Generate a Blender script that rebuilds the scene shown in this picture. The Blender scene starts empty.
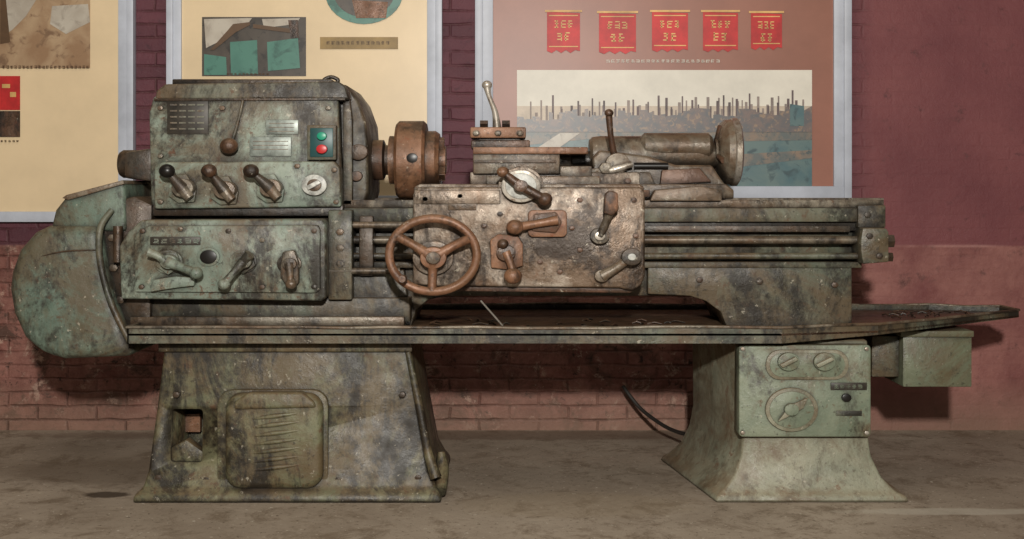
import bpy, bmesh, math, random
from mathutils import Vector, Matrix
random.seed(7)
F=1150.0; D0=3.4; H=0.917; HY=190.0; CX=512.0
def W(px,py,y=0.0):
    k=(D0+y)/F
    return Vector(((px-CX)*k, y, H-(py-HY)*k))
def K(y): return (D0+y)/F
def lin(c):
    return tuple((v/255.0/12.92 if v/255.0<=0.04045 else ((v/255.0+0.055)/1.055)**2.4) for v in c)+(1.0,)

# ---------------------------------------------------------------- materials
def N(nt,t,**kw):
    n=nt.nodes.new(t)
    for k,v in kw.items(): setattr(n,k,v)
    return n
def newmat(name):
    m=bpy.data.materials.new(name); m.use_nodes=True
    nt=m.node_tree; b=nt.nodes['Principled BSDF']
    return m,nt,b
def noise(nt,vec,scale,detail=6,rough=0.6,dist=0.0):
    n=N(nt,'ShaderNodeTexNoise'); n.inputs['Scale'].default_value=scale
    n.inputs['Detail'].default_value=detail; n.inputs['Roughness'].default_value=rough
    n.inputs['Distortion'].default_value=dist
    nt.links.new(vec,n.inputs['Vector']); return n.outputs['Fac']
def ramp(nt,fac,a,b,ca=(0,0,0,1),cb=(1,1,1,1)):
    r=N(nt,'ShaderNodeValToRGB'); r.color_ramp.elements[0].position=a; r.color_ramp.elements[1].position=b
    r.color_ramp.elements[0].color=ca; r.color_ramp.elements[1].color=cb
    nt.links.new(fac,r.inputs[0]); return r.outputs[0]
def mix(nt,fac,a,b,mode='MIX'):
    m=N(nt,'ShaderNodeMix',data_type='RGBA',blend_type=mode)
    if isinstance(fac,(int,float)): m.inputs[0].default_value=fac
    else: nt.links.new(fac,m.inputs[0])
    for i,v in ((6,a),(7,b)):
        if isinstance(v,tuple): m.inputs[i].default_value=v
        else: nt.links.new(v,m.inputs[i])
    return m.outputs[2]
def math_(nt,op,a,b=None,clamp=False):
    m=N(nt,'ShaderNodeMath',operation=op,use_clamp=clamp)
    for i,v in enumerate((a,b)):
        if v is None: continue
        if isinstance(v,(int,float)): m.inputs[i].default_value=v
        else: nt.links.new(v,m.inputs[i])
    return m.outputs[0]
def coords(nt,scale=(1,1,1),loc=(0,0,0)):
    t=N(nt,'ShaderNodeTexCoord'); mp=N(nt,'ShaderNodeMapping')
    mp.inputs['Scale'].default_value=scale; mp.inputs['Location'].default_value=loc
    nt.links.new(t.outputs['Object'],mp.inputs[0]); return mp.outputs[0]
def weathered(name,base,light,grime,rust,g=(0.48,0.6),r=(0.58,0.66),metal=0.0,rough=0.46,bump=0.45,seed=0.0,spec=0.5,crevice_dark=.85,dust=.35):
    m,nt,b=newmat(name)
    v=coords(nt,loc=(seed,seed*.7,seed*1.3))
    vs=coords(nt,scale=(1.3,1.3,0.6),loc=(seed*2,0,seed))
    mid=tuple(int(base[i]*.3+(88,62,40)[i]*.7) for i in range(3))
    c=mix(nt,ramp(nt,noise(nt,v,6,10,.7,.4),.38,.62),lin(base),lin(light))
    # brown oily film
    c=mix(nt,math_(nt,'MULTIPLY',ramp(nt,noise(nt,v,4,10,.75,.6),g[0]-.06,g[1]-.02),.85),c,lin(mid))
    # chipped paint to rust / primer
    c=mix(nt,ramp(nt,noise(nt,v,20,8,.75,.3),r[0],r[1]),c,lin(rust))
    # black grease blotches, broken up by a fine noise
    gg=math_(nt,'ADD',math_(nt,'MULTIPLY',noise(nt,vs,4.2,12,.76,.5),.8),math_(nt,'MULTIPLY',noise(nt,v,42,6,.7),.2))
    c=mix(nt,math_(nt,'MULTIPLY',ramp(nt,gg,g[0],g[1]),.92),c,lin(grime))
    c=mix(nt,math_(nt,'MULTIPLY',ramp(nt,noise(nt,v,60,4,.7),.6,.66),.6),c,lin(grime))
    c=mix(nt,math_(nt,'MULTIPLY',ramp(nt,noise(nt,v,48,4,.7,.2),.65,.69),.5),c,lin((180,172,154)))
    # darker in corners and joints, masked by the AO node and noise
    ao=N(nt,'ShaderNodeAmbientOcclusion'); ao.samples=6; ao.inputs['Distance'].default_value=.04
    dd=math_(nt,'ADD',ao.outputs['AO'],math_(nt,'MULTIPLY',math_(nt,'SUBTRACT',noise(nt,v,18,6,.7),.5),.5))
    c=mix(nt,math_(nt,'MULTIPLY',ramp(nt,dd,.45,.85,(1,1,1,1),(0,0,0,1)),crevice_dark),c,lin(tuple(int(q*.8) for q in grime)))
    # dust lying on upward faces
    ge=N(nt,'ShaderNodeNewGeometry'); sp=N(nt,'ShaderNodeSeparateXYZ'); nt.links.new(ge.outputs['Normal'],sp.inputs[0])
    up=ramp(nt,sp.outputs[2],.45,.95)
    c=mix(nt,math_(nt,'MULTIPLY',up,math_(nt,'MULTIPLY',ramp(nt,noise(nt,v,8,6,.7),.3,.6),dust)),c,lin((130,106,80)))
    nt.links.new(c,b.inputs['Base Color'])
    b.inputs['Metallic'].default_value=metal
    b.inputs['Specular IOR Level'].default_value=spec
    rr=ramp(nt,noise(nt,v,20,5,.6),.3,.7,(rough-.14,)*3+(1,),(rough+.2,)*3+(1,))
    nt.links.new(rr,b.inputs['Roughness'])
    bp=N(nt,'ShaderNodeBump'); bp.inputs['Strength'].default_value=bump; bp.inputs['Distance'].default_value=0.007
    nt.links.new(noise(nt,v,30,10,.7),bp.inputs['Height']); nt.links.new(bp.outputs[0],b.inputs['Normal'])
    return m
def plain(name,col,rough=0.5,metal=0.0,var=0.15,spec=.4,sc=12):
    m,nt,b=newmat(name); v=coords(nt)
    c=mix(nt,ramp(nt,noise(nt,v,sc,6,.65),.35,.65),lin(col),lin(tuple(max(0,x*(1-var)) for x in col)))
    nt.links.new(c,b.inputs['Base Color']); b.inputs['Roughness'].default_value=rough
    b.inputs['Metallic'].default_value=metal; b.inputs['Specular IOR Level'].default_value=spec
    return m
M={}
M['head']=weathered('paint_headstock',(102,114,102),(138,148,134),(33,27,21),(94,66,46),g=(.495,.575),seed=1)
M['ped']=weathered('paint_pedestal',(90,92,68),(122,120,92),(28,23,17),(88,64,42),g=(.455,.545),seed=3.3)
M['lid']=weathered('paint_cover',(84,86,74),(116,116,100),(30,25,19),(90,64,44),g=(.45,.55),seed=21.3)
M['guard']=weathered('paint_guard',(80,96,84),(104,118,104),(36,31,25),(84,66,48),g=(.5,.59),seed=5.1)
M['rped']=weathered('paint_right_pedestal',(118,120,102),(142,140,120),(78,69,54),(110,88,68),g=(.52,.63),seed=7.7,crevice_dark=.6,dust=.7)
M['panel']=weathered('paint_panel',(100,110,92),(124,130,110),(48,43,34),(90,72,50),g=(.53,.62),seed=9.2,crevice_dark=.8)
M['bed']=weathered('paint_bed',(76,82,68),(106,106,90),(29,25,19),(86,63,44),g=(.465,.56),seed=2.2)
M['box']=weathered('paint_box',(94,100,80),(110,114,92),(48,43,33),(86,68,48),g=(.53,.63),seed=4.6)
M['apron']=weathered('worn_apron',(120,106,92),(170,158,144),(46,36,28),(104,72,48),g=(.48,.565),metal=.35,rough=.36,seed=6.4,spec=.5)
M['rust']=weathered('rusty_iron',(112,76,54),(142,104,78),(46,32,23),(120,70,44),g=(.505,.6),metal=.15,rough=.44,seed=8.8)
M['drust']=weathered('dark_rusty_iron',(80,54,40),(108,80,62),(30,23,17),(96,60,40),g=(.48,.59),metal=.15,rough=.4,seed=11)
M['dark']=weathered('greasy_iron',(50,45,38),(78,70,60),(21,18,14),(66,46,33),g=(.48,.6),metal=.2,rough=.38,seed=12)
M['steel']=weathered('bare_steel',(154,146,134),(194,187,175),(66,56,46),(110,84,62),g=(.53,.63),metal=.5,rough=.33,seed=13,bump=.15,crevice_dark=.6)
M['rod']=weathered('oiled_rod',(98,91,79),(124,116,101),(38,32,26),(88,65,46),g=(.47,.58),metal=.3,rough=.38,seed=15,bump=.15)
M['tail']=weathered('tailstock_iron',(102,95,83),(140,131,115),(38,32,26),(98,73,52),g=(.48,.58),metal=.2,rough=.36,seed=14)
M['black']=plain('black_plastic',(24,21,19),.35)
M['white']=plain('white_enamel',(200,200,192),.4,sc=40,var=.4)
M['label']=plain('metal_label',(150,158,150),.4,.2,.35,sc=30)
M['dlabel']=plain('dark_label',(64,58,50),.45,.1,.4,sc=40)
M['teal']=plain('switch_teal',(34,74,74),.4)
M['green']=plain('green_button',(30,140,110),.35)
M['red']=plain('red_button',(180,36,38),.35)
M['rubber']=plain('black_rubber',(40,36,32),.6)

# ---------------------------------------------------------------- mesh helpers
CUR=[None]
def finish(bm,name,mat,smooth=True,angle=35):
    bmesh.ops.recalc_face_normals(bm,faces=bm.faces)
    me=bpy.data.meshes.new(name); bm.to_mesh(me); bm.free()
    if smooth:
        for p in me.polygons: p.use_smooth=True
        me.set_sharp_from_angle(angle=math.radians(angle))
    o=bpy.data.objects.new(name,me); bpy.context.scene.collection.objects.link(o)
    if mat: me.materials.append(M[mat] if isinstance(mat,str) else mat)
    if CUR[0]: o.parent=CUR[0]
    return o
def group(name):
    e=bpy.data.objects.new(name,None); bpy.context.scene.collection.objects.link(e); CUR[0]=e; return e
def dobevel(bm,w,seg=2,ang=25):
    if w<=0: return
    es=[e for e in bm.edges if len(e.link_faces)==2 and e.calc_face_angle(0)>math.radians(ang)]
    bmesh.ops.bevel(bm,geom=es,offset=w,segments=seg,profile=.5,affect='EDGES',clamp_overlap=True)
def prism(name,pts,y0,y1,mat,bev=.004,seg=2,yref=None,back=1.0):
    bm=bmesh.new(); yr=y0 if yref is None else yref
    f=[W(p[0],p[1],yr) for p in pts]
    cx=sum(p.x for p in f)/len(f); cz=sum(p.z for p in f)/len(f)
    a=[];b=[]
    for p in f:
        a.append(bm.verts.new((p.x,y0,p.z)))
        b.append(bm.verts.new((cx+(p.x-cx)*back,y1,cz+(p.z-cz)*back)))
    bm.faces.new(a); bm.faces.new(b[::-1])
    n=len(a)
    for i in range(n): bm.faces.new((a[i],b[i],b[(i+1)%n],a[(i+1)%n]))
    bmesh.ops.recalc_face_normals(bm,faces=bm.faces)
    dobevel(bm,bev,seg)
    return finish(bm,name,mat)
def box(name,x0,y0,x1,y1,f,b,mat,bev=.004,**kw):
    return prism(name,[(x0,y1),(x1,y1),(x1,y0),(x0,y0)],f,b,mat,bev,**kw)
def rrect(x0,y0,x1,y1,r,n=6):
    pts=[]
    for cx,cy,a0 in ((x1-r,y1-r,0),(x0+r,y1-r,90),(x0+r,y0+r,180),(x1-r,y0+r,270)):
        for i in range(n+1):
            a=math.radians(a0+90*i/n); pts.append((cx+r*math.cos(a),cy+r*math.sin(a)))
    return pts
def ell(cx,cy,r,sx=1.2,n=32):
    return [(cx+r*sx*math.cos(2*math.pi*i/n),cy+r*math.sin(2*math.pi*i/n)) for i in range(n)]
def cylY(name,cx,cy,r,f,b,mat,sx=1.2,bev=.002,n=32,**kw):
    return prism(name,ell(cx,cy,r,sx,n),f,b,mat,bev,**kw)
def revX(name,prof,py,yc,mat,n=40):
    bm=bmesh.new(); k=K(yc); cz=W(0,py,yc).z; rings=[]
    for px,r in prof:
        x=(px-CX)*k; R=max(r,0.01)*k
        rings.append([bm.verts.new((x,yc+R*math.cos(2*math.pi*i/n),cz+R*math.sin(2*math.pi*i/n))) for i in range(n)])
    bm.faces.new(rings[0]); bm.faces.new(rings[-1][::-1])
    for a,b in zip(rings,rings[1:]):
        for i in range(n): bm.faces.new((a[i],b[i],b[(i+1)%n],a[(i+1)%n]))
    return finish(bm,name,mat)
def tube3(name,pts,rad,mat,n=10,closed=False):
    bm=bmesh.new(); L=len(pts); rings=[]
    rads=rad if isinstance(rad,(list,tuple)) else [rad]*L
    up=None
    for i,p in enumerate(pts):
        if closed: t=(pts[(i+1)%L]-pts[i-1]).normalized()
        else: t=(pts[min(i+1,L-1)]-pts[max(i-1,0)]).normalized()
        if up is None:
            up=Vector((0,1,0)) if abs(t.y)<.9 else Vector((1,0,0))
        s=t.cross(up).normalized(); u=s.cross(t).normalized(); up=u
        rings.append([bm.verts.new(p+(s*math.cos(2*math.pi*j/n)+u*math.sin(2*math.pi*j/n))*rads[i]) for j in range(n)])
    R=range(L if closed else L-1)
    for i in R:
        a=rings[i]; b=rings[(i+1)%L]
        for j in range(n): bm.faces.new((a[j],b[j],b[(j+1)%n],a[(j+1)%n]))
    if not closed: bm.faces.new(rings[0][::-1]); bm.faces.new(rings[-1])
    return finish(bm,name,mat,angle=50)
def smoothpath(P,sub=5):
    out=[]
    for i in range(len(P)-1):
        p0=P[max(i-1,0)];p1=P[i];p2=P[i+1];p3=P[min(i+2,len(P)-1)]
        for s in range(sub):
            t=s/sub
            out.append(.5*((2*p1)+(p2-p0)*t+(2*p0-5*p1+4*p2-p3)*t*t+(3*p1-p0-3*p2+p3)*t**3))
    out.append(P[-1]); return out
def tube(name,pts,r,mat,**kw):
    P=[W(*p) for p in pts]; k=K(pts[0][2])
    rr=[q*k for q in r] if isinstance(r,(list,tuple)) else [r*k]*len(P)
    if len(P)>2:
        Q=smoothpath([Vector((p.x,p.y,p.z)) for p in P]); R=[q.x for q in smoothpath([Vector((a,0,0)) for a in rr])]
        return tube3(name,Q,R,mat,**kw)
    return tube3(name,P,rr,mat,**kw)
def ball(name,px,py,y,r,mat,sx=1.15):
    bm=bmesh.new(); k=K(y)
    bmesh.ops.create_uvsphere(bm,u_segments=20,v_segments=12,radius=r*k)
    c=W(px,py,y)
    for v in bm.verts: v.co=Vector((v.co.x*sx+c.x,v.co.y+c.y,v.co.z+c.z))
    return finish(bm,name,mat,angle=180)
def quads(name,rects,y,mat,th=.001):
    bm=bmesh.new()
    for r in rects:
        if len(r)==4: pts=[(r[0],r[3]),(r[2],r[3]),(r[2],r[1]),(r[0],r[1])]
        else: pts=[(r[i],r[i+1]) for i in range(0,len(r),2)]
        a=[bm.verts.new(W(p[0],p[1],y)) for p in pts]
        b=[bm.verts.new(v.co+Vector((0,th,0))) for v in a]
        n=len(a); bm.faces.new(a); bm.faces.new(b[::-1])
        for i in range(n): bm.faces.new((a[i],b[i],b[(i+1)%n],a[(i+1)%n]))
    return finish(bm,name,mat,smooth=False)
def bolt(name,cx,cy,y,r=3,mat='dark'):
    return cylY(name,cx,cy,r,y-.006,y+.01,mat,n=6,bev=.0008)
def ringloft(name,rings,mat,bev=.012):
    bm=bmesh.new(); R=[]
    for xf0,xf1,xb0,xb1,y0,y1,z in rings:
        R.append([bm.verts.new(v) for v in ((xf0,y0,z),(xf1,y0,z),(xb1,y1,z),(xb0,y1,z))])
    bm.faces.new(R[0]); bm.faces.new(R[-1][::-1])
    for a,b in zip(R,R[1:]):
        for i in range(4): bm.faces.new((a[i],a[(i+1)%4],b[(i+1)%4],b[i]))
    bmesh.ops.recalc_face_normals(bm,faces=bm.faces)
    dobevel(bm,bev,3,ang=12)
    return finish(bm,name,mat)
def cut(o,cutters):
    for c in cutters:
        m=o.modifiers.new('b','BOOLEAN'); m.operation='DIFFERENCE'; m.object=c; m.solver='EXACT'
    bpy.context.view_layer.update()
    dg=bpy.context.evaluated_depsgraph_get()
    me=bpy.data.meshes.new_from_object(o.evaluated_get(dg))
    o.modifiers.clear(); o.data=me
    for c in cutters: bpy.data.objects.remove(c)

# ================================================================ room
m,nt,b=newmat('painted_brick_wall')
t=N(nt,'ShaderNodeTexCoord'); sp=N(nt,'ShaderNodeSeparateXYZ'); nt.links.new(t.outputs['Object'],sp.inputs[0])
cb=N(nt,'ShaderNodeCombineXYZ'); nt.links.new(sp.outputs[0],cb.inputs[0]); nt.links.new(sp.outputs[2],cb.inputs[1])
v=cb.outputs[0]
wob=N(nt,'ShaderNodeTexNoise'); wob.inputs['Scale'].default_value=9; wob.inputs['Detail'].default_value=5; nt.links.new(v,wob.inputs['Vector'])
wv=N(nt,'ShaderNodeVectorMath',operation='MULTIPLY_ADD'); nt.links.new(wob.outputs['Color'],wv.inputs[0]); wv.inputs[1].default_value=(.022,.022,0); nt.links.new(v,wv.inputs[2])
br=N(nt,'ShaderNodeTexBrick'); nt.links.new(wv.outputs[0],br.inputs['Vector']); br.inputs['Scale'].default_value=1.0
br.inputs['Brick Width'].default_value=.225; br.inputs['Row Height'].default_value=.052; br.inputs['Mortar Size'].default_value=.007
br.inputs['Mortar Smooth'].default_value=.9
br.inputs['Color1'].default_value=(1,1,1,1); br.inputs['Color2'].default_value=(.6,.62,.62,1); br.inputs['Mortar'].default_value=(.8,.8,.8,1)
z=sp.outputs[2]; x=sp.outputs[0]
upA=mix(nt,ramp(nt,noise(nt,v,3,8,.65),.35,.65),lin((88,50,60)),lin((106,60,68)))
upA=mix(nt,ramp(nt,noise(nt,v,22,6,.7),.56,.7),upA,lin((76,44,52)))
loA=mix(nt,ramp(nt,noise(nt,v,4.5,10,.78,.5),.4,.6),lin((116,70,62)),lin((156,108,96)))
loA=mix(nt,math_(nt,'MULTIPLY',ramp(nt,noise(nt,v,7,10,.78,.5),.5,.59),.9),loA,lin((86,62,52)))
loA=mix(nt,ramp(nt,noise(nt,v,14,8,.78,.4),.56,.62),loA,lin((172,140,124)))
loA=mix(nt,ramp(nt,noise(nt,v,24,8,.78,.4),.57,.63),loA,lin((54,38,32)))
zm=ramp(nt,math_(nt,'ADD',z,math_(nt,'MULTIPLY',noise(nt,v,3,5,.6),.02)),.712,.718)
c=mix(nt,zm,loA,upA)
c=mix(nt,.7,c,br.outputs['Color'],'MULTIPLY')
xm=ramp(nt,math_(nt,'ADD',math_(nt,'MULTIPLY',x,.5),math_(nt,'MULTIPLY',noise(nt,v,2,6,.6),.1)),.66,.74)
rt=mix(nt,ramp(nt,noise(nt,v,2.5,8,.6),.3,.7),lin((104,56,60)),lin((126,74,75)))
rt=mix(nt,ramp(nt,noise(nt,v,12,8,.75),.58,.68),rt,lin((92,55,56)))
rtlo=mix(nt,ramp(nt,noise(nt,v,3,8,.7),.38,.65),lin((114,66,64)),lin((150,102,94)))
rtlo=mix(nt,ramp(nt,noise(nt,v,11,8,.75),.56,.68),rtlo,lin((96,62,58)))
rt=mix(nt,zm,rtlo,rt)
c=mix(nt,xm,c,rt)
d=math_(nt,'ABSOLUTE',math_(nt,'SUBTRACT',z,.703)); ln=ramp(nt,d,.002,.006,(1,1,1,1),(0,0,0,1))
c=mix(nt,math_(nt,'MULTIPLY',ln,math_(nt,'MULTIPLY',ramp(nt,noise(nt,v,4,4,.6),.4,.6),.5)),c,lin((180,136,128)))
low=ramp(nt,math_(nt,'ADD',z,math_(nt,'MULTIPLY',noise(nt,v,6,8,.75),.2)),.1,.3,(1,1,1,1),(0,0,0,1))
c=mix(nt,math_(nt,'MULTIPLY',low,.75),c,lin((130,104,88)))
brk=math_(nt,'MULTIPLY',br.outputs['Fac'],ramp(nt,noise(nt,v,5,6,.7),.35,.6))
brm=math_(nt,'MULTIPLY',brk,math_(nt,'SUBTRACT',1.0,math_(nt,'MULTIPLY',xm,.9)))
c=mix(nt,math_(nt,'MULTIPLY',brm,.55),c,lin((70,50,45)))
nt.links.new(c,b.inputs['Base Color']); b.inputs['Roughness'].default_value=.55; b.inputs['Specular IOR Level'].default_value=.3
hh=math_(nt,'SUBTRACT',math_(nt,'MULTIPLY',noise(nt,v,25,8,.75),.9),brm)
bp=N(nt,'ShaderNodeBump'); bp.inputs['Strength'].default_value=.75; bp.inputs['Distance'].default_value=.008
nt.links.new(hh,bp.inputs['Height']); nt.links.new(bp.outputs[0],b.inputs['Normal'])
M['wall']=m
m,nt,b=newmat('dusty_concrete_floor')
v=coords(nt)
c=mix(nt,ramp(nt,noise(nt,v,1.6,10,.65),.35,.65),lin((138,124,108)),lin((166,152,135)))
c=mix(nt,ramp(nt,noise(nt,v,7,10,.8,.4),.5,.62),c,lin((122,107,90)))
c=mix(nt,ramp(nt,noise(nt,v,60,3,.7),.6,.7),c,lin((96,83,68)))
c=mix(nt,ramp(nt,noise(nt,v,45,3,.7),.64,.7),c,lin((188,177,160)))
def blot(cx,cy,rx,ry,c,col,amt):
    s=N(nt,'ShaderNodeSeparateXYZ'); nt.links.new(v,s.inputs[0])
    dx=math_(nt,'DIVIDE',math_(nt,'SUBTRACT',s.outputs[0],cx),rx); dy=math_(nt,'DIVIDE',math_(nt,'SUBTRACT',s.outputs[1],cy),ry)
    dd=math_(nt,'ADD',math_(nt,'MULTIPLY',dx,dx),math_(nt,'MULTIPLY',dy,dy))
    dd=math_(nt,'ADD',dd,math_(nt,'MULTIPLY',noise(nt,v,12,5,.6),.8))
    return mix(nt,math_(nt,'MULTIPLY',ramp(nt,dd,.7,1.5,(1,1,1,1),(0,0,0,1)),amt),c,lin(col))
c=blot(-1.22,.06,.1,.055,c,(58,46,35),.85)
c=blot(-1.3,.35,.5,.25,c,(108,92,75),.5)
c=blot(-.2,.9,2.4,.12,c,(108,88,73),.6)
c=blot(1.25,-.12,.45,.05,c,(186,177,161),.6)
c=blot(.2,-.05,.5,.2,c,(150,134,112),.4)
nt.links.new(c,b.inputs['Base Color']); b.inputs['Roughness'].default_value=.75; b.inputs['Specular IOR Level'].default_value=.25
bp=N(nt,'ShaderNodeBump'); bp.inputs['Strength'].default_value=.5; bp.inputs['Distance'].default_value=.008
nt.links.new(noise(nt,v,18,10,.75),bp.inputs['Height']); nt.links.new(bp.outputs[0],b.inputs['Normal'])
M['floor']=m
def worldbox(name,x0,x1,y0,y1,z0,z1,mat,bev=0):
    bm=bmesh.new(); bmesh.ops.create_cube(bm,size=1)
    for q in bm.verts: q.co=Vector((x0+(q.co.x+.5)*(x1-x0),y0+(q.co.y+.5)*(y1-y0),z0+(q.co.z+.5)*(z1-z0)))
    dobevel(bm,bev)
    return finish(bm,name,mat,smooth=bev>0)
CUR[0]=None
worldbox('floor',-4,4,-6,1.19,-.1,0,'floor')
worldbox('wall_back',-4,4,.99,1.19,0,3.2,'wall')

# ================================================================ display boards
M['frame']=plain('aluminium_frame',(190,195,206),.45,0,.12,sc=5)
M['cream']=plain('cream_print',(222,199,162),.4,0,.05,sc=4)
M['brown']=plain('brown_print',(150,102,86),.4,0,.08,sc=4)
def picmat(name,cols,sc=14,rough=.4):
    m,nt,b=newmat(name); v=coords(nt)
    c=mix(nt,ramp(nt,noise(nt,v,sc,4,.55,.5),.36,.6),lin(cols[0]),lin(cols[1]))
    c=mix(nt,ramp(nt,noise(nt,v,sc*2.3,4,.6,.6),.54,.66),c,lin(cols[2]))
    nt.links.new(c,b.inputs['Base Color']); b.inputs['Roughness'].default_value=rough
    return m
M['ptan']=picmat('photo_tan',[(172,146,116),(146,116,88),(122,96,74)],9)
M['pdark']=picmat('photo_dark',[(62,56,50),(78,70,62),(44,40,36)],12)
M['pgreen']=picmat('photo_green',[(66,112,100),(76,124,110),(54,94,84)],8)
M['pgray']=picmat('photo_grey',[(184,176,162),(166,156,142),(150,140,128)],10)
M['ink']=plain('print_ink',(96,72,50),.5)
M['strip']=plain('label_strip',(158,130,80),.5,0,.2)
M['pred']=plain('banner_red',(200,46,46),.5,0,.2)
M['gold']=plain('banner_gold',(226,180,112),.5,0,.2)
M['sky']=plain('photo_sky',(222,216,202),.45,0,.08,sc=5)
M['sky2']=plain('photo_horizon',(204,188,168),.45,0,.15)
M['skyl']=picmat('photo_skyline',[(116,100,94),(92,92,94),(142,120,100)],25)
M['pole']=plain('photo_chimneys',(108,92,92),.5,0,.3)
M['pole2']=plain('photo_far_chimneys',(150,136,128),.5,0,.2)
M['pgnd']=picmat('photo_ground',[(70,100,106),(94,114,112),(56,76,80)],9)
M['pgnd2']=picmat('photo_ground_warm',[(130,112,96),(92,98,96),(70,82,84)],20)
YB=.955
def glyph_row(x0,x1,y0,y1,step):
    R=[]; x=x0
    while x<x1-step*.6:
        w=step*.78; h=y1-y0
        for q in range(3):
            yy=y0+h*(q*.36+random.random()*.12); R.append((x+random.random()*w*.2,yy,x+w*(.7+.3*random.random()),yy+h*.14))
        xx=x+random.random()*w*.8; R.append((xx,y0+random.random()*h*.3,xx+w*.16,y1))
        x+=step
    return R
def board(x0,y0,x1,y1,fw,mat):
    group('display_board')
    box('backing_panel',x0,y0,x1,y1,YB+.008,YB+.033,mat,bev=0)
    for nm,a in (('left',x0),('right',x1)):
        s=1 if nm=='left' else -1
        o0,o1=sorted((a-2*s,a+s*fw)); box('frame_'+nm,o0,y0,o1,y1,YB-.004,YB+.034,'frame',.002)
        o0,o1=sorted((a-2*s,a+s*fw*.35)); box('frame_%s_bead'%nm,o0,y0,o1,y1,YB-.012,YB,'frame',.002)
    box('frame_bottom',x0,y1-fw*.8,x1,y1,YB-.006,YB+.034,'frame',.002)
    box('frame_top',x0,y0,x1,y0+fw*.8,YB-.006,YB+.034,'frame',.002)
YP=YB+.004
board(-190,-260,131,222,13,'cream')
quads('photo_machine_hall',[(-120,-60,90,68)],YP,'ptan')
quads('photo_hall_sky',[(0,0,36,0,26,16,12,30,0,38),(52,6,88,4,90,22,66,34,50,24)],YP-.0015,'pgray')
quads('photo_hall_dark',[(-60,30,-10,60),(4,-20,10,42,0,44,0,-20)],YP-.003,'ink')
quads('red_emblem_photo',[(-70,76,20,110)],YP,'pred'); quads('emblem_stars',[(2,84,10,88),(10,92,16,97),(-8,86,-2,94)],YP-.0015,'gold')
quads('brown_photo',[(-70,111,20,137)],YP,'drust')
quads('caption_text',glyph_row(2,90,65.5,68.5,4)+glyph_row(0,20,140,142,4),YP-.0045,'ink')
board(168,-260,440,206,13,'cream')
quads('machine_photo',[(202,17,306,76)],YP,'pdark')
quads('machine_photo_wall',[(204,19,252,18,246,26,222,40,206,48),(262,19,300,18,296,24,264,28)],YP-.0015,'pgray')
quads('machine_photo_green',[(230,42,257,40,258,74,231,75),(267,42,298,38,300,68,268,71),(204,54,226,57,227,75,204,75)],YP-.003,'pgreen')
quads('machine_photo_tool',[(253,24,292,29,292,33,253,28),(228,30,233,24,250,22,250,25,236,32,214,50,210,50)],YP-.0045,'ink')
quads('machine_photo_robot',[(288,20,298,20,299,38,291,38)],YP-.006,'drust')
prism('round_photo',ell(364,-8,32,1.22),YP-.001,YP+.001,'pgreen',0)
prism('round_photo_center',ell(364,-8,25,1.22),YP-.0025,YP-.0015,'pdark',0)
quads('round_photo_part',[(352,0,388,2,386,18,356,18)],YP-.004,'rust')
quads('label_strip',[(320,37,398,49)],YP,'strip'); quads('label_text',glyph_row(326,394,41,44.5,5),YP-.0015,'ink')
quads('caption_text',glyph_row(226,270,73,75,4),YP-.006,'ink')
board(477,-260,850,199,16,'brown')
for i,(a,c0,b0,d0) in enumerate([(547,12,580,53),(599,13,636,54),(652,12,688,52),(703,12,738,52),(751,13,782,50)]):
    n=7; pts=[a,c0,b0,c0+1,b0,d0-2]
    for j in range(1,n): pts+= [b0-(b0-a)*j/n, d0-(3 if j%2 else 0)]
    pts+=[a,d0-2]
    quads('banner_%d'%(i+1),[tuple(pts)],YP,'pred')
    w=b0-a
    g=glyph_row(a+w*.22,b0-w*.15,c0+8,c0+16,w*.2)+glyph_row(a+w*.3,b0-w*.25,c0+20,c0+29,w*.22)
    g+=[(a+2,d0-7,b0-2,d0-6),(a+2,c0+3,b0-2,c0+4)]
    g+=[(a-2,c0-2,b0+2,c0)]
    quads('banner_lettering_%d'%(i+1),g,YP-.0015,'gold')
quads('caption_text',glyph_row(606,722,59.5,62.5,5),YP,'sky')
quads('panorama_sky',[(517,70,812,128)],YP,'sky')
quads('panorama_haze',[(517,106,812,130)],YP-.0015,'sky2')
quads('panorama_ground',[(517,128,812,187)],YP-.003,'pgnd')
quads('panorama_yard',[(517,126,812,122,812,140,700,142,600,138,517,146)],YP-.0045,'pgnd2')
quads('panorama_river',[(640,160,812,150,812,158,700,172,620,187,560,187)],YP-.0045,'pgnd2')
def stacks(x0,step,wmin,wmax,top):
    R=[]; xx=x0
    while xx<806:
        w=random.uniform(wmin,wmax); tp=top(xx)
        R.append((xx,tp,xx+w,127)); xx+=w+random.uniform(1.0,step)
    return R
quads('panorama_far_chimneys',stacks(530,5,1.2,3.0,lambda q: random.uniform(100,116)-(4 if q>690 else 0)),YP-.0045,'pole2')
quads('panorama_chimneys',stacks(552,11,1.2,2.6,lambda q: random.uniform(93,113)-(random.choice((0,0,8)) if q>680 else 0)),YP-.006,'pole')
pts=[517,132,517,122]; xx=517
while xx<800:
    s=random.uniform(3,9); h=121-(xx-517)/295*5-random.uniform(0,11); pts+=[xx+.1,h,min(xx+s,806),h+random.uniform(-1,1)]
    xx+=s
pts+=[812,106,812,132]
quads('panorama_skyline',[tuple(pts)],YP-.0075,'skyl')
quads('panorama_crane',[(790,104,804,106,804,126,790,126)],YP-.009,'pgnd')
quads('panorama_road',[(560,133,580,133,556,150,534,150)],YP-.0075,'pgray')

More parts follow.
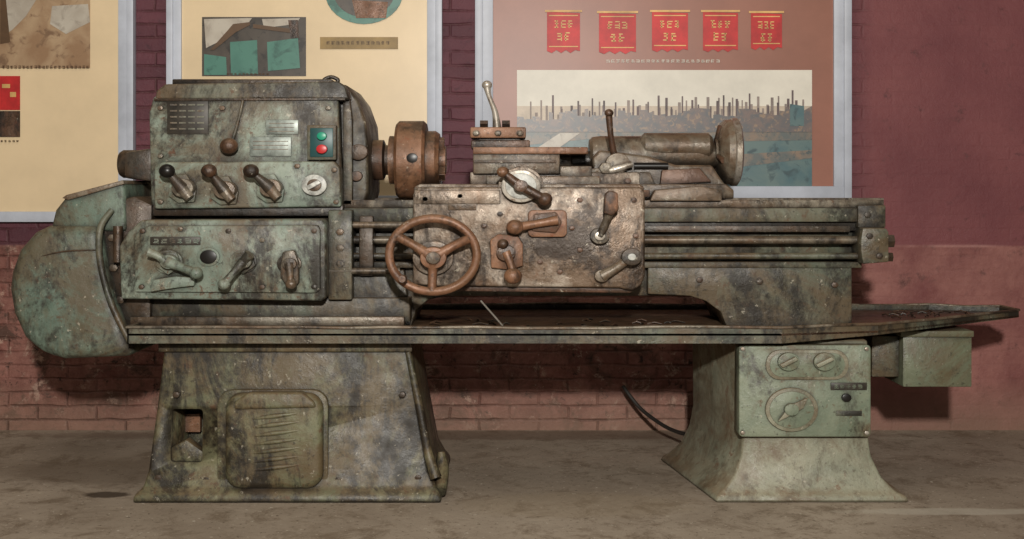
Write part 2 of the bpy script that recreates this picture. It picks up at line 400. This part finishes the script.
# ================================================================ LATHE
lathe=group('metalworking_lathe')
S=F/D0
def X(px): return (px-CX)/S
zt=.472
o=ringloft('left_pedestal',[
 (X(136),X(442),X(137),X(442),-.035,.5,0),(X(137),X(441),X(138),X(441),-.033,.5,.022),
 (X(144),X(436),X(144),X(436),-.012,.49,.04),(X(148),X(428),X(148),X(428),0,.48,.085),
 (X(156),X(416),X(158),X(416),.012,.47,.28),(X(163),X(406),X(165),X(406),.02,.46,zt)],'ped',.008)
c1=prism('cutter',rrect(171,409,203,462,4),-.1,.2,None,0,yref=.01)
cut(o,[c1])
box('pedestal_recess_wall',172,414,200,432,.16,.18,'rust',0)
prism('pedestal_recess_lip',[(171,448),(186,440),(203,452),(203,462),(171,462)],.008,.05,'ped',.003)
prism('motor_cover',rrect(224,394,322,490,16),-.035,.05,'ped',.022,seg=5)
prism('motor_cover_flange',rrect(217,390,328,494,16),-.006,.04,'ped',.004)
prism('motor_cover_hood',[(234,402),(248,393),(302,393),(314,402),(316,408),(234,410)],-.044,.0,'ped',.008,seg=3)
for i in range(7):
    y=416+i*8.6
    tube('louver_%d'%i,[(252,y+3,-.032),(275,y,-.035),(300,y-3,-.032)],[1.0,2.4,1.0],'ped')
box('pedestal_top_flange',158,343,412,352,.002,.46,'ped',.004)
for x0,y0 in ((176,395),(402,395),(158,478),(418,478),(206,480),(338,480)): bolt('pedestal_bolt',x0,y0,.0,3)
tube('pedestal_right_rib',[(408,352,.012),(420,410,.0),(428,452,-.006),(436,478,-.022)],[3,4,4.5,6],'ped')
tube('pedestal_right_foot',[(441,452,.1),(442,470,.08),(440,492,.0)],[4,7,6],'ped')
o=ringloft('right_pedestal',[
 (X(714),X(906),X(682),X(905),-.03,.5,0),(X(715),X(905),X(683),X(904),-.028,.5,.016),
 (X(722),X(893),X(692),X(896),-.016,.49,.032),(X(734),X(881),X(704),X(886),-.002,.475,.07),
 (X(742),X(872),X(713),X(878),.008,.465,.13),(X(744),X(869),X(717),X(876),.012,.46,.2),(X(740),X(869),X(716),X(876),.012,.46,zt)],'rped',.012)
prism('control_panel',rrect(739,345,871,437,4),-.022,.04,'panel',.004)
prism('panel_recess_rim',rrect(766,350,849,380,14),-.029,-.01,'rped',.003)
prism('panel_recess',rrect(770,353,845,377,12),-.031,-.02,'panel',.001)
for px in (789,825):
    cylY('switch_knob',px,362,9,-.044,-.02,'panel')
    prism('switch_bar',[(px-9,365),(px+7,357),(px+10,360),(px-6,368)],-.056,-.035,'rped',.002)
cylY('speed_dial_rim',792,410,22,-.032,-.01,'rped',bev=.003)
cylY('speed_dial_face',792,410,18.5,-.035,-.02,'panel')
cylY('speed_dial_hub',792,410,6,-.05,-.03,'panel')
prism('speed_dial_pointer',[(778,422),(790,406),(808,398),(804,408),(794,414)],-.046,-.036,'rped',.002)
box('socket_label',831,383,867,390,-.026,-.02,'dlabel',.001)
quads('socket_label_letters',glyph_row(834,866,384.5,388.5,6),-.0275,'panel')
cylY('socket',847,398,4,-.032,-.02,'black')
box('panel_small_label',836,411,862,416,-.024,-.02,'bed',.001)
for p in ((743,349),(867,349),(743,433),(867,433)): bolt('panel_screw',p[0],p[1],-.022,2,'steel')

# chip tray
def planprism(name,pts,z0,z1,mat,bev=.002):
    bm=bmesh.new(); a=[bm.verts.new((p[0],p[1],z0)) for p in pts]; b=[bm.verts.new((p[0],p[1],z1)) for p in pts]
    n=len(a); bm.faces.new(a); bm.faces.new(b[::-1])
    for i in range(n): bm.faces.new((a[i],b[i],b[(i+1)%n],a[(i+1)%n]))
    bmesh.ops.recalc_face_normals(bm,faces=bm.faces); dobevel(bm,bev,2)
    return finish(bm,name,mat)
XL=(127-CX)*K(-.07); XR=(782-CX)*K(-.07); XT=(1019-CX)*K(.42)
TP=[(XL,-.07),(XR,-.07),(1.08,.0),(XT,.42),(XT-.02,.52),(1.45,.6),(XL,.6)]
planprism('chip_tray_floor',TP,.494,.502,'drust',.001)
def wallseg(name,a,b,z0,z1,mat,zz0=None,zz1=None,t=.006):
    a3=Vector((a[0],a[1],0)); b3=Vector((b[0],b[1],0)); d=(b3-a3).normalized(); n=Vector((-d.y,d.x,0))*t
    bm=bmesh.new(); zz0=z0 if zz0 is None else zz0; zz1=z1 if zz1 is None else zz1
    vs=[]
    for p,q0,q1 in ((a3,z0,z1),(b3,zz0,zz1)):
        for off in (n*0,n):
            for z_ in (q0,q1): vs.append(bm.verts.new(p+off+Vector((0,0,z_))))
    bmesh.ops.convex_hull(bm,input=vs); dobevel(bm,.001,1)
    return finish(bm,name,mat)
wallseg('chip_tray_rim_front',TP[0],TP[1],.472,.522,'bed')
wallseg('chip_tray_rim_front_right',TP[1],TP[2],.472,.520,'bed',.488,.516)
wallseg('chip_tray_rim_diagonal',TP[2],TP[3],.488,.516,'bed',.494,.518)
wallseg('chip_tray_rim_end',TP[3],TP[4],.494,.518,'bed',.494,.518)
wallseg('chip_tray_rim_corner',TP[4],TP[5],.494,.518,'bed')
wallseg('chip_tray_rim_back',TP[5],TP[6],.494,.518,'bed')
wallseg('chip_tray_rim_left',TP[6],TP[0],.472,.522,'bed')
LP=[]
for i,p in enumerate(TP):
    q=TP[(i+1)%len(TP)]; n=max(2,int((Vector(q)-Vector(p)).length/.12))
    for j in range(n):
        t_=j/n; LP.append(Vector((p[0]+(q[0]-p[0])*t_,p[1]+(q[1]-p[1])*t_,.519+random.uniform(-.003,.003))))
tube3('chip_tray_lip',LP,.0048,'tail',closed=True,n=8)
tube3('loose_rod',[W(481,301,.06),W(503,326,-.02)],.003,'steel')
for i in range(60):
    px=random.uniform(425,700) if i<40 else random.uniform(880,985); yy=random.uniform(-.04,.25) if i<40 else random.uniform(.3,.5)
    p=Vector(((px-CX)*K(yy),yy,.504)); a=random.uniform(0,3.1); l=random.uniform(.015,.06)
    tube3('swarf_%d'%i,[p,p+Vector((math.cos(a)*l*.5,math.sin(a)*.02,.005)),p+Vector((math.cos(a)*l,math.sin(a)*.04,0))],.0022,random.choice(['drust','dark']),n=6)
box('coolant_tank',903,336,972,387,.2,.42,'box',.004)
box('coolant_tank_bracket',872,336,906,377,.24,.42,'bed',.004)
box('coolant_tank_lid',901,331,974,337,.19,.43,'box',.002)
# bed
arch=[(130,331),(130,215),(862,208),(862,262),(852,268),(852,316),(850,331),(730,331),(722,312),(708,301),(690,296),(445,296),(428,300),(416,310),(410,331)]
prism('bed_casting',arch,.13,.45,'bed',.005)
prism('bed_lower_skirt',[(648,263),(852,263),(852,318),(852,331),(728,331),(721,312),(706,301),(690,296),(648,294)],.09,.2,'bed',.004)
box('bed_front_way',330,208,884,222,.08,.16,'bed',.004)
box('bed_way_top',330,200,884,208,.09,.15,'tail',.002)
box('bed_way_top_rear',330,198,884,205,.36,.45,'tail',.002)
box('bed_way_ledge',330,222,862,231,.1,.16,'dark',.003)
box('bed_mid_rib',330,262,862,268,.085,.14,'bed',.003)
box('gear_rack',645,226,850,232,.085,.12,'dark',.001)
revX('lead_screw',[(326,4.0),(866,4.0)],240,.08,'rod')
revX('feed_rod',[(326,3.2),(866,3.2)],256,.08,'bed')
box('bed_end_cap',858,205,886,228,.07,.46,'bed',.005)
prism('lead_screw_bracket',[(863,228),(886,228),(889,232),(889,262),(863,264),(861,250),(861,240)],.03,.14,'bed',.005)
revX('lead_screw_nut',[(884,7),(893,7)],241,.08,'dark',n=6)
revX('feed_rod_nut',[(884,5),(892,5)],257,.08,'dark',n=6)
for p in ((870,236),(880,256),(868,215),(835,285),(700,280),(760,282)): bolt('bed_bolt',p[0],p[1],.03 if p[0]>860 and p[1]>228 else (.07 if p[0]>860 else .09),3,'dark')
box('bed_foot_left',132,298,410,322,.06,.2,'bed',.005)
prism('bed_foot_arch',[(410,322),(404,270),(330,270),(330,322)],.08,.2,'bed',.005)
box('bed_foot_lip',130,317,404,326,.035,.1,'tail',.003)
# gearbox
prism('feed_gearbox',[(121,299),(119,246),(128,232),(141,220),(322,219),(326,224),(326,297),(322,301)],-.03,.2,'head',.007,seg=3)
prism('feed_gearbox_cover',[(135,292),(134,236),(146,226),(318,225),(320,230),(320,290),(316,293)],-.042,.0,'head',.004)
box('gearbox_nameplate',150,237,200,245,-.046,-.03,'dlabel',.001)
quads('gearbox_nameplate_letters',glyph_row(153,198,238.5,243.5,8),-.0475,'head')
cylY('gearbox_sight_hole',208,257,7,-.048,-.03,'black')
cylY('gearbox_sight_rim',208,257,9.5,-.045,-.03,'head')
def fancy(name,cx,cy,tx,ty,mat,y=-.042,s=1.0):
    cylY(name+'_base',cx,cy,12*s,y-.008,y+.01,mat)
    prism(name+'_sector',[(cx-13*s,cy+4*s),(cx-8*s,cy-9*s),(cx+8*s,cy-10*s),(cx+13*s,cy+4*s),(cx,cy+13*s)],y-.018,y,mat,.003)
    cylY(name+'_hub',cx,cy,7*s,y-.045,y,mat)
    tube(name+'_arm',[(cx,cy,y-.04),((cx+tx)/2,(cy+ty)/2,y-.05),(tx,ty,y-.055)],[6*s,4.2*s,5*s],mat)
    ball(name+'_grip',tx,ty,y-.057,6*s,mat)
fancy('feed_lever',168,262,196,273,'head'); tube('feed_lever_second_arm',[(166,262,-.075),(158,256,-.085),(148,252,-.09)],[5,4,4.6],'head')
prism('feed_lever_rack',[(150,292),(152,280),(176,276),(194,278),(194,286),(176,288)],-.06,-.03,'head',.004)
fancy('range_lever',243,262,224,284,'head',s=.95); tube('range_lever_ear',[(243,262,-.08),(250,254,-.085)],[5,5.5],'head')
fancy('thread_lever',289,264,291,284,'tail',s=.85)
prism('thread_lever_lug',[(280,276),(282,252),(294,250),(298,262),(298,284),(288,288)],-.07,-.04,'tail',.004)
for p in ((142,231),(314,231),(314,287),(141,287),(228,231),(262,287)): bolt('gearbox_bolt',p[0],p[1],-.042,2.5)
for p in ((180,229),(262,240)): bolt('gearbox_plug',p[0],p[1],-.042,2.5,'tail')
# headstock
prism('headstock_body',[(151,209),(149,112),(153,98),(160,92),(336,90),(338,100),(342,209)],.06,.46,'head',.006,seg=3)
prism('headstock_cover',[(155,99),(156,91),(165,84),(338,81),(345,86),(349,99)],.05,.47,'lid',.006,seg=3)
box('headstock_cover_lid',172,79,332,85,.14,.42,'dark',.004)
prism('headstock_cover_seam',[(154,101),(154,98),(345,97),(345,100)],.052,.3,'dark',.001)
prism('headstock_front_bearing',[(322,88),(346,84),(358,100),(366,122),(368,150),(368,192),(364,205),(322,205)],.12,.44,'lid',.01,seg=3)
prism('headstock_bearing_rib',[(343,205),(343,96),(349,96),(352,120),(352,205)],.09,.3,'lid',.003)
cylY('bearing_cap_dark',358,152,8,.1,.14,'dark')
cylY('bearing_oil_cup',356,176,5,.1,.14,'drust')
prism('headstock_lever_panel',[(154,209),(154,166),(162,162),(334,161),(340,168),(341,207)],.03,.1,'head',.006,seg=3)
prism('headstock_lower_ledge',[(150,216),(150,206),(343,205),(343,216)],.05,.4,'dark',.003)
prism('headstock_side_box',[(124,178),(124,152),(152,148),(152,182)],.12,.3,'dark',.01)
revX('belt_shaft_cap',[(121,12),(124,14),(136,14),(138,10),(152,10)],164,.22,'dark')
box('speed_chart_plate',167,101,208,134,.056,.08,'dlabel',.001)
quads('speed_chart_lines',[(170+j*9,104+i*6,177+j*9,105.6+i*6) for i in range(5) for j in range(4)],.0535,'lid')
box('label_plate',250,137,291,156,.055,.08,'label',.001)
quads('label_plate_lines',[(253,141+i*4,288,141.6+i*4) for i in range(3)],.0535,'tail')
box('label_plate_upper',266,120,298,134,.055,.08,'label',.001)
quads('label_upper_lines',[(269,123+i*4,294,123.6+i*4) for i in range(3)],.0535,'tail')
box('switch_box',307,125,336,160,.03,.08,'bed',.003)
box('switch_face',310,128,333,157,.027,.05,'teal',.002)
cylY('start_button',321.5,136,4,.012,.03,'green'); cylY('stop_button',321.5,149,4.5,.01,.03,'red')
cylY('cover_knob_stem',229,146,6,.03,.08,'dark'); ball('cover_knob',229,146,.025,8,'drust')
tube('cover_drain',[(232,142,.052),(238,122,.056),(243,100,.056)],[2,1.6,1.5],'lid')
for i,(hx,hy) in enumerate(((182,188),(224,190),(270,188))):
    prism('speed_lever_%d_plate'%i,[(hx-14,hy+8),(hx-12,hy-12),(hx+4,hy-14),(hx+14,hy+2),(hx+12,hy+14),(hx-4,hy+15)],.018,.04,'head',.003)
    cylY('speed_lever_%d_hub'%i,hx,hy,9,-.015,.04,'tail')
    kx,ky=[(167,171),(209,171),(251,171)][i]
    tube('speed_lever_%d_arm'%i,[(hx,hy,-.01),((hx+kx)/2,(hy+ky)/2,-.02),(kx,ky,-.03)],[7,4.5,3],'dark')
    ball('speed_lever_%d_knob'%i,kx,ky,-.035,7,'drust' if i else 'black')
    tube('speed_lever_%d_tail'%i,[(hx,hy,-.01),(hx+8,hy+10,-.01)],[6.5,5],'tail')
cylY('selector_dial',314,185,10.5,.012,.04,'white',bev=.002); cylY('selector_dial_hub',314,185,6,.004,.03,'tail')
prism('selector_pointer',[(308,190),(306,186),(318,180),(321,183)],-.002,.01,'white',.001)
for p in ((160,108),(222,108),(328,108),(160,156),(297,166),(160,202),(336,202),(334,170)): bolt('headstock_bolt',p[0],p[1],.058 if p[1]<160 else .028,2.5,'tail')
tube('lifting_eye',[(326,84,.2),(324,80,.2),(331,77,.2),(338,80,.2),(336,84,.2)],2,'dark')
# end guards
prism('belt_guard',[(46,226),(33,232),(17,250),(9,272),(7,290),(11,314),(22,338),(40,354),(62,360),(134,357),(124,330),(114,302),(104,262),(99,226)],.0,.5,'guard',.035,seg=5)
prism('belt_guard_upper',[(66,196),(124,180),(126,232),(50,230),(55,210)],.03,.46,'guard',.012,seg=3)
prism('belt_guard_upper_strap',[(62,198),(66,195),(123,180),(124,184),(68,200)],.02,.4,'tail',.002)
prism('gap_shadow_block',[(96,222),(106,204),(134,196),(152,205),(150,330),(138,345),(118,318),(106,280)],.04,.42,'dark',.008)  # dark block standing in for the shadow in the gap between guard and gearbox
tube('guard_rim',[(112,210,.02),(101,226,.0),(99,250,-.004),(104,280,-.004),(114,310,-.004),(130,342,-.002)],[3,3.4,3.4,3.4,3.4,3],'bed')
tube('guard_seam',[(22,262,.006),(60,252,-.001),(98,250,-.002)],[.6,.8,.6],'dark')
for p in ((112,238),(120,300),(113,268)): bolt('guard_bolt',p[0],p[1],.036,4,'tail')
tube('change_gear_shaft',[(118,226,.0),(118,262,.0)],[5,5],'dark')
# spindle and chuck
YS=.28
revX('spindle_nose',[(362,28),(372,28),(373,20),(384,20),(386,15),(398,15)],160,YS,'drust')
revX('chuck_backplate',[(390,24),(397,24),(397,36),(400,39),(424,39),(427,36),(427,29),(436,29),(440,26),(440,14),(446,14),(446,10)],160,YS,'rust')
for a in (20,140,260):
    aa=math.radians(a); k=K(YS); c=W(437,160,YS)
    bm=bmesh.new(); bmesh.ops.create_cube(bm,size=1)
    for q in bm.verts:
        l=Vector((q.co.x*.05,q.co.y*.03,q.co.z*.055+.045)); l=Matrix.Rotation(aa,3,'X')@l
        q.co=c+l
    dobevel(bm,.003); finish(bm,'chuck_jaw',"rust")
cylY('chuck_key_socket',412,158,5,.155,.2,'black')
box('change_rod_bracket',328,210,352,300,.03,.14,'bed',.005)
revX('control_rod',[(326,3.4),(416,3.4)],225,.05,'rod'); revX('control_rod_low',[(326,3.4),(400,3.4)],271,.04,'rod')
box('rod_support',359,216,373,276,.05,.13,'dark',.004)
for py in (232,248,264): bolt('bracket_bolt',340,py,.03,3.5,'tail')
# carriage
prism('saddle',[(414,196),(414,187),(420,184),(640,184),(644,187),(644,196)],-.03,.47,'apron',.005)
prism('apron_body',[(413,284),(413,194),(417,187),(641,187),(645,192),(645,276),(641,286),(632,291),(620,288),(434,286)],-.09,.07,'apron',.006,seg=3)
prism('apron_lower_edge',[(430,291),(430,284),(630,286),(636,290),(630,293)],-.07,.06,'drust',.003)
prism('apron_top_slope',[(414,190),(414,204),(500,204),(500,190)],-.096,-.08,'apron',.003)
hy=-.16; k=K(hy); hc=W(433,255,hy); R=36.5*k
tube3('handwheel_rim',[hc+Vector((R*1.2*math.cos(i*math.pi/32),0,R*math.sin(i*math.pi/32))) for i in range(64)],4.4*k,'rust',closed=True,n=12)
cylY('handwheel_hub',433,258,11,-.165,-.11,'rust',bev=.004); cylY('handwheel_hub_cap',433,258,6,-.18,-.15,'tail')
cylY('handwheel_boss',433,258,17,-.11,-.085,'apron')
for i,(ex,ey) in enumerate(((397,236),(470,238),(432,291))):
    tube('handwheel_spoke_%d'%i,[(433,258,-.155),((433+ex)/2,(258+ey)/2-1,-.15),(ex,ey,-.16)],[7,4.6,5],'rust')
tube('handwheel_grip',[(403,279,-.17),(403,279,-.2),(402,279,-.23)],[3,4.5,3.5],'drust')
cylY('cross_feed_dial',521,186,16.5,-.12,-.06,'steel',bev=.003); cylY('cross_feed_dial_face',521,186,13,-.125,-.1,'white')
cylY('cross_feed_boss',521,186,19,-.085,-.03,'apron')
tube('cross_feed_crank',[(504,173,-.15),(521,186,-.15),(545,199,-.15)],[3.4,5,4],'drust')
ball('cross_feed_ball',503,172,-.15,5.5,'rust'); ball('cross_feed_grip_ball',545,199,-.15,6.5,'drust')
cylY('cross_feed_nut',521,186,6,-.165,-.1,'drust')
prism('feed_engage_plate',rrect(528,210,567,237,5),-.108,-.08,'rust',.003)
prism('feed_engage_sector',[(532,231),(534,214),(556,212),(562,222),(556,233)],-.118,-.1,'drust',.003)
tube('feed_engage_arm',[(517,227,-.135),(535,224,-.13),(558,220,-.13)],[5,4,5],'rust'); ball('feed_engage_knob',515,227,-.14,7.5,'rust')
prism('half_nut_plate',[(491,268),(490,240),(498,234),(518,236),(523,244),(523,266),(510,270)],-.108,-.08,'rust',.004)
cylY('half_nut_hub',506,253,8,-.13,-.1,'drust'); tube('half_nut_arm',[(506,252,-.125),(510,262,-.13),(513,272,-.135)],[5,4,4],'rust'); ball('half_nut_knob',513,276,-.138,8,'rust')
ball('half_nut_small_knob',503,244,-.13,5,'drust')
cylY('reverse_lever_hub',600,236,8,-.12,-.08,'tail'); cylY('reverse_lever_cap',600,236,4.5,-.13,-.1,'steel')
tube('reverse_lever_arm',[(600,236,-.12),(606,222,-.13),(611,210,-.14)],[4.5,4,4.5],'tail')
prism('reverse_lever_grip',[(604,213),(605,194),(610,190),(618,193),(619,210),(612,216)],-.16,-.13,'rust',.005)
cylY('oil_pump_hub',602,276,6,-.12,-.08,'tail'); tube('oil_pump_arm',[(602,276,-.115),(616,268,-.12),(631,257,-.125)],[6,4.5,4.5],'tail')
cylY('oil_pump_disc',632,257,8.5,-.14,-.11,'dark'); cylY('oil_pump_white',632,257,3.5,-.147,-.13,'white')
for p in ((425,199),(460,196),(580,200),(634,200),(580,250),(560,272),(470,278),(636,236),(540,262),(484,226),(500,214),(572,228)): bolt('apron_bolt',p[0],p[1],-.09,2.6,'drust')
box('apron_nameplate',448,200,476,210,-.094,-.08,'tail',.001)
# cross slide & compound
box('cross_slide',486,176,600,188,.02,.5,'tail',.004)
box('cross_slide_base',470,172,640,189,.12,.42,'apron',.005)
box('compound_slide',473,152,560,174,.1,.3,'tail',.005)
box('compound_gib',474,160,556,163,.095,.12,'dark',.001)
box('compound_slide_edge',473,147,588,154,.09,.28,'rust',.003)
box('tool_post_base',471,140,530,149,.1,.26,'drust',.004)
box('tool_post_clamp',470,127,526,138,.09,.24,'rust',.005)
box('tool_post_block',478,135,520,146,.11,.22,'dark',.003)
for px in (476,498,520): cylY('tool_post_screw',px,133,3,.078,.1,'tail',n=6)
for px in (484,506): revX('tool_post_bolt_head',[(px-4,4),(px+4,4)],124,.15,'drust',n=6)
tube('tool_post_lever',[(497,128,.14),(495,112,.13),(489,96,.12),(487,86,.12)],[4.5,3,2.5,4],'steel'); ball('tool_post_lever_tip',487,85,.12,4.5,'steel')
revX('compound_screw',[(526,9),(540,9),(541,12),(548,12),(549,8),(560,8)],160,.2,'tail')
for px in (568,582,598,628): bolt('saddle_bolt',px,181,.12,3,'drust')
box('saddle_clamp',560,166,592,178,.09,.3,'tail',.004)
# tailstock
YT=.28
revX('tailstock_quill',[(526,4),(530,9),(592,9)],160,YT,'dark')
revX('quill_collar',[(556,12),(562,13),(570,13),(572,11)],160,YT,'tail')
revX('tailstock_barrel',[(589,15),(592,18),(600,19),(640,19),(660,17),(696,17),(708,14),(716,12)],155,YT,'tail')
revX('tailstock_top_tube',[(640,9),(644,13),(708,13),(712,9)],146,.26,'tail')
prism('tailstock_body',[(594,188),(592,158),(600,150),(648,156),(676,165),(712,165),(722,180),(730,190)],.16,.42,'tail',.008,seg=3)
prism('tailstock_base',[(640,199),(600,199),(598,184),(726,184),(734,190),(734,199)],.12,.44,'tail',.005)
prism('tailstock_foot',[(650,201),(655,190),(700,186),(722,190),(722,201)],.07,.2,'tail',.004)
box('tailstock_gib',602,190,650,197,.1,.2,'rust',.002)
revX('tailstock_handwheel',[(714,14),(716,15),(719,27),(724,32),(734,33),(737,30),(737,22),(733,20),(733,8),(740,7),(741,4)],152,YT,'tail')
revX('tailstock_wheel_rim',[(729,31),(731,34),(736,34),(738,31)],152,YT,'steel')
for a in (20,110,200,290):
    A=math.radians(a); c=W(719,152,YT); k=K(YT)
    tube3('tailstock_wheel_spoke',[c+Vector((-.01,math.cos(A)*10*k,math.sin(A)*10*k)),c+Vector((.0,math.cos(A)*27*k,math.sin(A)*27*k))],.01,'drust')
tube('clamp_lever',[(615,158,.15),(611,138,.13),(609,116,.12)],[3.5,3,3.5],'drust'); ball('clamp_lever_ball',609,113,.12,4,'drust')
cylY('clamp_boss',618,163,10,.12,.2,'tail'); tube('quill_lock',[(590,172,.14),(612,170,.12),(632,164,.12)],[3,4,3],'steel')
cylY('quill_lock_nut',606,168,6,.11,.16,'tail',n=6)
tube('body_slot',[(634,166,.155),(668,166,.155)],[3.5,3.5],'black')
prism('tailstock_rib',[(660,185),(662,170),(700,168),(712,182)],.14,.2,'drust',.004)
prism('tailstock_rib_front',[(618,186),(628,172),(650,172),(656,186)],.14,.2,'tail',.004)

CUR[0]=None
tube3('power_cable',smoothpath([W(p[0],p[1],p[2]) for p in ((623,386,.9),(630,396,.88),(641,409,.85),(655,420,.78),(668,428,.7),(681,433,.6),(694,436,.5))]),.007,'rubber')

# ================================================================ light, world, camera
def area(name,loc,target,size,power,col):
    l=bpy.data.lights.new(name,'AREA'); l.size=size; l.energy=power; l.color=col
    o=bpy.data.objects.new(name,l); o.location=loc
    o.rotation_euler=(Vector(target)-Vector(loc)).to_track_quat('-Z','Y').to_euler()
    bpy.context.scene.collection.objects.link(o); return o
area('flash_light',(.1,-4.3,1.8),(0,.3,.6),.14,215,(1,.96,.895))
area('ceiling_light',(-.6,-1.2,3.3),(-.2,.4,.3),1.4,20,(1,.9,.76))
w=bpy.data.worlds.new('World'); bpy.context.scene.world=w; w.use_nodes=True
w.node_tree.nodes['Background'].inputs[0].default_value=(.9,.8,.68,1); w.node_tree.nodes['Background'].inputs[1].default_value=.1
cam=bpy.data.cameras.new('camera'); co=bpy.data.objects.new('camera',cam); bpy.context.scene.collection.objects.link(co)
co.location=(0,-D0,H); co.rotation_euler=(math.radians(90),0,0)
cam.sensor_width=36; cam.lens=36*F/1024; cam.shift_y=-(269.5-HY)/1024
bpy.context.scene.camera=co
bpy.context.scene.view_settings.view_transform='Standard'
